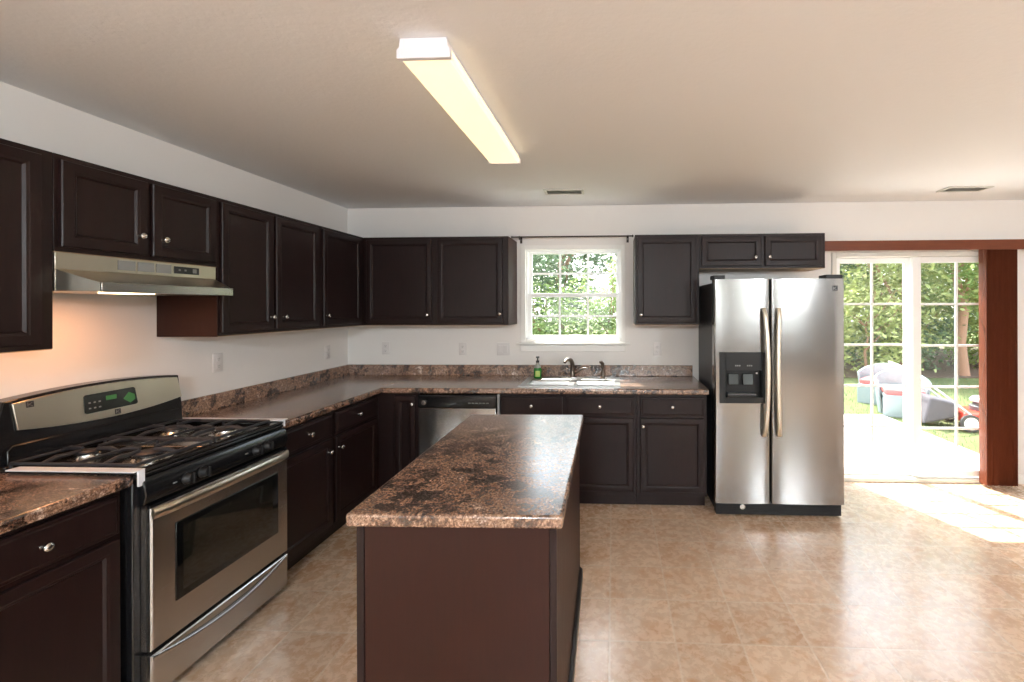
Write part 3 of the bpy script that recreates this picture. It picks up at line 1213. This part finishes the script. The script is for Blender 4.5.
t = thing('faucet', 'single-lever brushed metal faucet behind the middle of the sink', 'faucet', (2.09, -.18, zt))
b = MB()
pl = []
for k in range(24):
    a = 2 * pi * k / 24
    pl.append((.085 * (1 if cos(a) > 0 else -1) + .035 * cos(a), .030 * sin(a)))
b.prism(pl, 2, 0, .012)
b.build('base_plate', 'chrome', t, .003, smooth=40)
pts = [(0, 0, .012), (0, 0, .09), (-.002, -.01, .130), (-.012, -.035, .160), (-.028, -.075, .172), (-.045, -.115, .165), (-.052, -.135, .150)]
MB().tube(pts, [.021, .019, .018, .017, .0155, .014, .013], 14).build('spout', 'brushednickel', t, smooth=60)
MB().tube([(.012, -.005, .045), (.045, -.02, .055), (.085, -.03, .085), (.115, -.035, .092), (.130, -.037, .088)], [.013, .010, .008, .008, .006], 10).build('lever', 'brushednickel', t, smooth=60)

t = thing('sink_sprayer', 'upright side sprayer standing right of the faucet', 'sprayer', (2.352, -.18, zt))
MB().lathe([(.024, 0), (.024, .005), (.016, .010), (.013, .030), (.012, .060)], seg=18).build('holder', 'brushednickel', t, smooth=50)
MB().tube([(0, 0, .0605), (0, 0, .10), (-.003, -.004, .125), (-.016, -.014, .140), (-.024, -.02, .138)], [.011, .013, .015, .014, .011], 12).build('spray_head', 'brushednickel', t, smooth=60)

t = thing('soap_bottle', 'clear pump bottle of green dish soap behind the left sink bowl', 'soap bottle', (1.788, -.180, zt), R(10))
MB().lathe([(.0, 0), (.030, 0), (.034, .006), (.034, .075), (.030, .088), (.0, .0885)], seg=22).build('liquid', 'soapliq', t, smooth=40, label='green liquid soap in the lower half')
MB().lathe([(.030, .089), (.026, .103), (.018, .118), (.013, .126), (.013, .134), (0, .134)], seg=22).build('shoulder', 'clear', t, smooth=60)
MB().box(-.020, .020, -.0358, -.0335, .015, .065).build('label', 'label', t, label='small yellow-green label')
b = MB().lathe([(.015, .1345), (.015, .150), (.006, .152), (.006, .172), (.015, .174), (.015, .186), (0, .187)], seg=16)
b.tube([(0, 0, .180), (.0, -.03, .182), (.0, -.042, .174)], [.006, .005, .004], 8)
b.build('pump', 'blacksat', t, smooth=50)

# ------------------------------------------------------------------ outlets and switches


def outlet(label, loc, rz, kind='outlet'):
    w = .070 if kind != 'double' else .118
    t = thing('wall_outlet' if kind == 'outlet' else 'light_switch', label, 'outlet' if kind == 'outlet' else 'light switch', loc, rz, 'wall plates above the counters')
    pl = MB().rings(-w / 2, w / 2, -.057, .057, [(0, -.002), (.003, -.005), (.006, -.006)], -.0005).build('cover_plate', 'plate', t)
    if kind == 'outlet':
        for s in (-1, 1):
            f = MB().rings(-.0165, .0165, s * .021 - .0145, s * .021 + .0145, [(0, -.008), (.002, -.009)], -.0062).build('receptacle', 'plate', pl)
        b = MB()
        for s in (-1, 1):
            for x in (-.0065, .0050):
                b.box(x, x + .0018, -.0097, -.0091, s * .021 - .002, s * .021 + .007)
            b.lathe([(.0022, 0), (.0022, .0006)], (0, -.0091, s * .021 - .008), (0, -1, 0), 8)
        b.build('slots', 'slot', pl)
    else:
        xs = (0,) if kind == 'single' else (-.023, .023)
        for x in xs:
            MB().rings(x - .0165, x + .0165, -.033, .033, [(0, -.008), (.003, -.0105)], -.0062).build('rocker', 'plate', pl)
    return t


outlet('white wall outlet on the left wall just beyond the range', (0, -1.378, 1.200), R(90))
outlet('white wall outlet on the left wall near the far corner', (0, -.300, 1.155), R(90))
outlet('leftmost white wall outlet on the back wall, by the corner', (.359, 0, 1.163), 0)
outlet('white wall outlet on the back wall above the dishwasher', (1.075, 0, 1.157), 0)
outlet('wide white double switch plate just left of the kitchen window', (1.446, 0, 1.156), 0, 'double')
outlet('white wall outlet between the kitchen window and the refrigerator', (2.832, 0, 1.158), 0)

# ------------------------------------------------------------------ curtain rod
t = thing('curtain_rod', 'thin dark curtain rod above the kitchen window, without a curtain', 'curtain rod', (0, 0, 0))
b = MB().tube([(1.552, -.08, 2.157), (2.606, -.08, 2.157)], .0065, 12)
b.build('rod', 'rod', t, smooth=60)
for x in (1.545, 2.6135):
    MB().lathe([(0, -.008), (.010, -.004), (.012, .0), (.010, .004), (0, .008)], (x, -.08, 2.157), (1, 0, 0), 12).build('finial', 'rod', t, smooth=60)
for x in (1.612, 2.572):
    b = MB().box(x - .004, x + .004, -.0875, -.001, 2.134, 2.147).box(x - .010, x + .010, -.006, -.001, 2.11, 2.175).box(x - .004, x + .004, -.089, -.0855, 2.1345, 2.165)
    b.build('bracket', 'rod', t, .001)

# ------------------------------------------------------------------ vertical blind
t = thing('vertical_blind', 'reddish brown vertical blind drawn to the right of the patio door', 'blind', (0, 0, 0))
b = MB().box(4.235, 6.35, -.128, -.118, 2.006, 2.090).box(4.235, 4.245, -.1175, -.002, 2.006, 2.090)
b.build('valance', 'valance', t, .002, label='long reddish brown valance board')
MB().box(4.25, 6.34, -.085, -.045, 2.036, 2.072).build('head_rail', 'trim', t, .003)
for x in (4.6, 5.3, 6.0):
    MB().box(x - .015, x + .015, -.1175, -.002, 2.074, 2.082).build('bracket', 'trim', t)
nsl = 17
for i in range(nsl):
    x = 5.580 + i * .0155
    ang = R(89 + 2 * (i % 3 - 1))
    L = .089
    m = MB()
    sec = []
    for k in range(7):
        f = k / 6 - .5
        sec.append((f * L, .004 * (1 - (2 * f) ** 2)))
    pts = sec + [(p, q - .0016) for p, q in sec[::-1]]
    m.prism(pts, 2, .018, 2.028)
    m.box(-.012, .012, -.003, .003, 2.0281, 2.0355)
    bmesh.ops.transform(m.bm, matrix=Matrix.Translation((x, -.066, 0)) @ Matrix.Rotation(ang + random.uniform(-.03, .03), 4, 'Z'), verts=m.bm.verts)
    m.build('slat', 'blind', t, smooth=50)
pts = []
for k in range(40):
    z = 2.02 - k * .045
    pts.append((5.552 - .0 + .022 * sin(k * .42) * min(1, k / 12), -.110, z))
MB().tube(pts, .0016, 6).build('bead_chain', 'chain', t, smooth=60)

# ------------------------------------------------------------------ ceiling lamp and vents
t = thing('ceiling_light', 'long fluorescent ceiling light with warm glowing lens above the island', 'ceiling light', (1.806, 0, 0))
Y0, Y1 = -2.575, -1.42
b = MB()
sec = [(-.078, 2.445), (.078, 2.445), (.083, 2.416), (-.083, 2.416)]
b.prism(sec, 1, Y0 + .02, Y1 - .02)
b.build('housing', 'lampmetal', t, .002)
b = MB()
lens_sec = [(-.089, 2.4155), (-.088, 2.390), (-.080, 2.381), (.080, 2.381), (.088, 2.390), (.089, 2.4155)]
b.prism(lens_sec, 1, Y0 + .021, Y1 - .021)
b.build('lens', 'lens', t, .002, label='glowing cream wraparound lens')
cap = [(-.092, 2.408), (-.092, 2.378), (.092, 2.378), (.092, 2.408), (.084, 2.415), (.080, 2.4455), (-.080, 2.4455), (-.084, 2.415)]
for a, c in ((Y0, Y0 + .020), (Y1 - .020, Y1)):
    MB().prism(cap, 1, a, c).build('end_cap', 'lampmetal', t, .002, label='white end cap')


def vent(label, cx, cy, w, d, rz=0):
    t = thing('ceiling_vent', label, 'vent', (cx, cy, H), rz, 'ceiling vents')
    b = MB()
    z0, z1 = -.009, -.0005
    b.box(-w / 2, w / 2, -d / 2, -d / 2 + .018, z0, z1).box(-w / 2, w / 2, d / 2 - .018, d / 2, z0, z1)
    b.box(-w / 2, -w / 2 + .02, -d / 2 + .018, d / 2 - .018, z0, z1).box(w / 2 - .02, w / 2, -d / 2 + .018, d / 2 - .018, z0, z1)
    b.build('frame', 'ventw', t, .001)
    MB().box(-w / 2 + .02, w / 2 - .02, -d / 2 + .018, d / 2 - .018, -.002, -.0005).build('duct', 'ventdark', t)
    b = MB()
    n = 6
    for k in range(n):
        y = -d / 2 + .026 + (d - .052) * k / (n - 1)
        b.prism([(y - .006, -.0085), (y - .004, -.0085), (y + .005, -.0025), (y + .003, -.0025)], 0, -w / 2 + .021, w / 2 - .021)
    b.build('louvres', 'ventw', t)


vent('white ceiling vent in front of the kitchen window wall', 2.058, -.515, .31, .15)
vent('white ceiling vent at the right, near the patio door', 5.17, -.42, .33, .15)

# ------------------------------------------------------------------ added globe lamps, unseen behind the camera, to brighten the room
for lx, ly, lab in ((2.2, -6.2, 'added white globe fill lamp, unseen behind the camera, on the kitchen side'), (5.6, -6.0, 'added white globe fill lamp, unseen behind the camera, on the patio door side')):
    t = thing('added_fill_lamp', lab, 'fill lamp', (lx, ly, 0), 0, 'added globe fill lamps')
    MB().lathe([(0, H - .0305), (.06, H - .030), (.06, H - .0005), (0, H - .0004)], seg=24).build('canopy', 'lampmetal', t)
    MB().tube([(0, 0, 2.275), (0, 0, H - .031)], .006, 8).build('stem', 'lampmetal', t)
    b = MB()
    b.lathe([(0, 1.99)] + [(.14 * sin(pi * k / 14), 2.13 - .14 * cos(pi * k / 14)) for k in range(1, 14)] + [(0, 2.27)], seg=28)
    b.build('globe', 'globe', t, smooth=80)

# ------------------------------------------------------------------ outdoors
GZ = -.10
struct(MB().box(-30, 40, .15, 45, GZ - .3, GZ - .02).build('ground_lawn', 'lawn'))
struct(MB().box(-30, 40, -45, RY0 - .15, GZ - .3, GZ - .02).build('ground_front', 'dimground'))
struct(MB().box(3.2, 6.47, .145, 2.95, GZ - .15, GZ).build('patio_slab', 'concrete', bevel=.006))
struct(MB().box(-8, 30, 6.6, 14, GZ - .019, GZ + .004).build('ground_mulch', 'mulch'))

# grass blades
rng = random.Random(3)
bm = bmesh.new()
for k in range(9000):
    x, y = rng.uniform(4.6, 11), rng.uniform(.4, 6.5)
    if x < 6.5 and y < 2.98:
        continue
    h, a = rng.uniform(.03, .07), rng.uniform(0, pi)
    dx, dy = cos(a) * .004, sin(a) * .004
    lx, ly = rng.uniform(-.02, .02), rng.uniform(-.02, .02)
    z = GZ - .021
    v = [bm.verts.new(p) for p in ((x - dx, y - dy, z), (x + dx, y + dy, z), (x + lx, y + ly, z + h))]
    bm.faces.new(v)
me = bpy.data.meshes.new('grass')
bm.to_mesh(me)
bm.free()
me.materials.append(M['leafA'])
o = bpy.data.objects.new('grass', me)
COL.objects.link(o)
tag(o, 'short green lawn grass beyond the patio', 'grass', kind='stuff')


def leaves(center, rad, n, size, rng, drop=.0):
    """leaf blades gathered in clumps within an ellipsoid"""
    bm = bmesh.new()
    clumps = []
    for k in range(max(6, n // 70)):
        while True:
            p = Vector((rng.uniform(-1, 1), rng.uniform(-1, 1), rng.uniform(-1, 1)))
            if .25 < p.length < 1:
                break
        clumps.append(p * .88)
    for k in range(n):
        c = rng.choice(clumps)
        p = c + Vector((rng.gauss(0, .16), rng.gauss(0, .16), rng.gauss(0, .13)))
        q = Vector((center[0] + p.x * rad[0], center[1] + p.y * rad[1], center[2] + p.z * rad[2]))
        if q.z < GZ + .02:
            continue
        s = size * rng.uniform(.6, 1.3)
        d = Vector((rng.uniform(-1, 1), rng.uniform(-1, 1), rng.uniform(-.7, .5))).normalized()
        u = d.cross(Vector((rng.uniform(-1, 1), rng.uniform(-1, 1), 1))).normalized()
        nn = d.cross(u)
        v = [bm.verts.new(q + w_) for w_ in (Vector(), d * s * .5 + u * s * .26 + nn * s * .08, d * s, d * s * .5 - u * s * .26 + nn * s * .08)]
        bm.faces.new((v[0], v[1], v[2]))
        bm.faces.new((v[0], v[2], v[3]))
    me = bpy.data.meshes.new('foliage')
    bm.to_mesh(me)
    bm.free()
    return me


def tree(x, y, h, r, trunk_h, m, seed, label, group, n=3200, size=.17, tr=.07, zc=None, name='tree', cat='tree'):
    rg = random.Random(seed)
    t = thing(name, label, cat, (x, y, GZ - .02), 0, group)
    if cat == 'shrub':
        me = leaves((0, 0, h * .38), (r, r * .9, h * .62), n, size, rg)
    else:
        me = leaves((0, 0, trunk_h + (h - trunk_h) / 2), (r, r * .9, (h - trunk_h) / 2), n, size, rg)
    me.materials.append(M[m])
    f = bpy.data.objects.new('foliage', me)
    COL.objects.link(f)
    f.parent = t
    b = MB()
    top_ = trunk_h + (h - trunk_h) * .6
    pts = [(rg.uniform(-.06, .06) * k, rg.uniform(-.06, .06) * k, top_ * k / 5) for k in range(6)]
    b.tube(pts, [tr, tr * .85, tr * .75, tr * .6, tr * .45, tr * .25], 9)
    for q in range(5):
        k = rg.randint(2, 4)
        p = Vector(pts[k])
        a = rg.uniform(0, 2 * pi)
        e1 = p + Vector((cos(a) * r * .35, sin(a) * r * .35, (h - p.z) * .3))
        e2 = p + Vector((cos(a) * r * .6, sin(a) * r * .6, (h - p.z) * .65))
        b.tube([p, e1, e2], [tr * .45, tr * .3, tr * .12], 6)
    b.build('trunk', 'bark', t, smooth=60)
    return t


G = 'trees and shrubs beyond the lawn'
# seen through the patio door
tree(8.3, 6.8, 2.4, 1.25, .1, 'leafC', 11, 'bright yellow-green shrub behind the patio chairs', G, 3600, .13, .04, name='shrub', cat='shrub')
tree(9.35, 7.1, 5.2, 1.5, 1.0, 'leafC', 12, 'slim tree with pinkish trunk just right of the patio chairs', G, 3600, .14, .10)
tree(10.6, 6.9, 5.6, 1.6, 1.55, 'leafB', 13, 'green tree with bare pinkish trunk behind the lawn mower', G, 4200, .14, .13)
tree(11.9, 7.4, 5.6, 1.5, 1.25, 'leafC', 14, 'pale green tree at the far right behind the door blind', G, 4000, .14, .11)
tree(7.9, 9.6, 6.0, 2.2, .8, 'leafA', 15, 'dark green tree seen high in the left patio door panel', G, 5200, .19, .13)
tree(10.6, 10.4, 6.2, 2.5, .6, 'leafB', 16, 'broad green tree filling the gap behind the trunks', G, 6000, .19, .14)
tree(14.4, 10.2, 6.0, 2.5, .6, 'leafA', 17, 'broad dark tree at the far right of the yard', G, 5200, .2, .14)
tree(12.9, 8.3, 3.0, 1.6, .1, 'leafB', 18, 'low green shrub at the right end of the yard', G, 3600, .14, .04, name='shrub', cat='shrub')
tree(10.0, 8.4, 2.2, 1.5, .1, 'leafA', 19, 'low dark shrub behind the tree trunks', G, 3400, .14, .04, name='shrub', cat='shrub')
tree(8.7, 11.6, 3.6, 1.9, .1, 'leafB', 41, 'tall hedge-like shrub filling the view low behind the patio chairs', G, 4200, .18, .05, name='shrub', cat='shrub')
tree(11.9, 12.2, 3.4, 2.0, .1, 'leafC', 42, 'pale shrub far back between the tree trunks', G, 4200, .18, .05, name='shrub', cat='shrub')
tree(14.6, 12.6, 3.4, 2.0, .1, 'leafB', 43, 'shrub far back at the right end of the yard', G, 4200, .18, .05, name='shrub', cat='shrub')
# seen through the kitchen window
tree(-1.2, 9.0, 5.2, 2.2, .5, 'leafA', 21, 'dark green tree at the left of the kitchen window view', G, 5200, .18, .12)
tree(2.3, 8.6, 3.0, 1.5, .1, 'leafB', 22, 'fresh green bush low in the middle of the kitchen window view', G, 4200, .15, .05, name='shrub', cat='shrub')
tree(.6, 12.0, 6.6, 2.0, .7, 'leafA', 23, 'tall blue-green tree behind the window bushes', G, 4800, .22, .14)
tree(3.6, 11.5, 4.2, 1.8, .5, 'leafC', 24, 'yellow-green tree at the right of the kitchen window view', G, 4200, .18, .10)
tree(.3, 8.3, 2.5, 1.4, .1, 'leafB', 25, 'low bright bush at the lower left of the kitchen window view', G, 3600, .14, .05, name='shrub', cat='shrub')
tree(4.4, 8.0, 2.3, 1.4, .1, 'leafA', 26, 'low dark bush at the lower right of the kitchen window view', G, 3600, .14, .05, name='shrub', cat='shrub')
tree(5.9, 10.5, 5.0, 1.9, .5, 'leafB', 27, 'green tree standing between the two views of the yard', G, 4200, .18, .12)
# street side behind the camera
tree(-1.0, -15, 6.5, 2.6, 1.6, 'leafA', 31, 'tree in the front yard behind the living room', 'front yard trees', 3200, .25, .16)
tree(7.5, -16, 6.0, 2.6, 1.6, 'leafB', 32, 'second tree in the front yard behind the living room', 'front yard trees', 3200, .25, .16)


def tub_chair(label, x, y, rz):
    t = thing('patio_chair', label, 'chair', (x, y, GZ - .02), rz, 'pale resin patio chairs on the lawn')
    # curved shell open at the front (-y)
    b = MB()
    n = 26
    o_top, o_bot, i_top, i_bot = [], [], [], []
    for k in range(n + 1):
        f = k / n
        a = R(-24) + R(228) * f       # sweeps from the right arm round the back to the left arm
        back = max(0, sin(a))
        zt_ = .50 + .14 * back ** 1.2
        rt, rb = .37, .31
        o_top.append(Vector((rt * cos(a), rt * sin(a) * .95, zt_)))
        o_bot.append(Vector((rb * cos(a), rb * sin(a) * .95, .0)))
        i_top.append(Vector(((rt - .035) * cos(a), (rt - .035) * sin(a) * .95, zt_)))
        i_bot.append(Vector(((rb - .03) * cos(a), (rb - .03) * sin(a) * .95, .0)))
    def V(l):
        return [b.bm.verts.new(p) for p in l]
    A, B, C, D = V(o_top), V(o_bot), V(i_top), V(i_bot)
    for k in range(n):
        b.bm.faces.new((A[k], A[k + 1], B[k + 1], B[k]))
        b.bm.faces.new((C[k], D[k], D[k + 1], C[k + 1]))
        b.bm.faces.new((A[k], C[k], C[k + 1], A[k + 1]))
        b.bm.faces.new((B[k], B[k + 1], D[k + 1], D[k]))
    for k in (0, n):
        b.bm.faces.new((A[k], B[k], D[k], C[k]))
    b.build('shell', 'plasticchair', t, .006, smooth=40, label='curved back and arms')
    b = MB()
    pts = [(.285 * cos(R(a)), .27 * sin(R(a))) for a in range(-20, 201, 10)] + [(-.27, -.33), (.27, -.33)]
    b.prism(pts, 2, .29, .325)
    b.box(-.28, .28, -.33, -.305, .0, .289)
    b.build('seat', 'plasticchair', t, .004)
    b = MB()
    pts = [(.27 * cos(R(a)), .25 * sin(R(a))) for a in range(-20, 201, 10)] + [(-.25, -.315), (.25, -.315)]
    b.prism(pts, 2, .3255, .405)
    b.build('cushion', 'cushion', t, .02, seg=3, label='faded red seat cushion')


tub_chair('pale blue resin patio chair with red cushion, farther of the two', 7.05, 3.95, R(-46))
tub_chair('pale blue resin patio chair with red cushion, nearer and half behind the door stile', 6.86, 3.10, R(-24))

# lawn mower: local +x is forward (to the right in the photo)
t = thing('lawn_mower', 'red push lawn mower with grey grass bag on the lawn', 'lawn mower', (7.40, 2.30, GZ - .02), R(-14))
b = MB()
b.prism([(-.30, -.24), (-.22, -.27), (.24, -.27), (.34, -.20), (.38, 0), (.34, .20), (.24, .27), (-.22, .27), (-.30, .24)], 2, .10, .24)
b.build('deck', 'red', t, .03, seg=3)
b = MB().lathe([(.16, .2405), (.16, .30), (.12, .32), (.12, .3599)], (.04, 0, 0), seg=24)
b.build('engine', 'engine', t, .004)
MB().lathe([(.15, .3601), (.155, .385), (.12, .42), (.05, .435), (0, .435)], (.04, 0, 0), seg=24).build('engine_cover', 'engtop', t, smooth=50)
MB().box(.05, .22, -.20, -.10, .2405, .33).build('fuel_tank', 'engine', t, .02)
for x, r in ((-.24, .115), (.27, .10)):
    for s in (-1, 1):
        wq = MB().lathe([(r - .02, -.022), (r, -.018), (r, .018), (r - .02, .022)], (x, s * .305, r), (0, 1, 0), 24).build('wheel', 'tyre', t, smooth=40)
        MB().lathe([(0, -.024), (r * .70, -.0235), (r * .72, .0235), (0, .024)], (x, s * .305, r), (0, 1, 0), 20).build('hub', 'hub', wq, smooth=40)
b = MB()
b.hexa([(-.34, -.20, .16), (-.34, .20, .16), (-.74, .22, .05), (-.74, -.22, .05)], [(-.30, -.19, .34), (-.30, .19, .34), (-.66, .22, .42), (-.66, -.22, .42)])
b.build('grass_bag', 'greybag', t, .03, seg=3)
b = MB()
hp = [(-.22, -.26, .22), (-.55, -.26, .50), (-.95, -.24, .80), (-1.02, -.20, .84), (-1.02, .20, .84), (-.95, .24, .80), (-.55, .26, .50), (-.22, .26, .22)]
b.tube(hp, .012, 8)
b.tube([(-.80, -.25, .69), (-.80, .25, .69)], .008, 8)
b.build('handle', 'engtop', t, smooth=60)
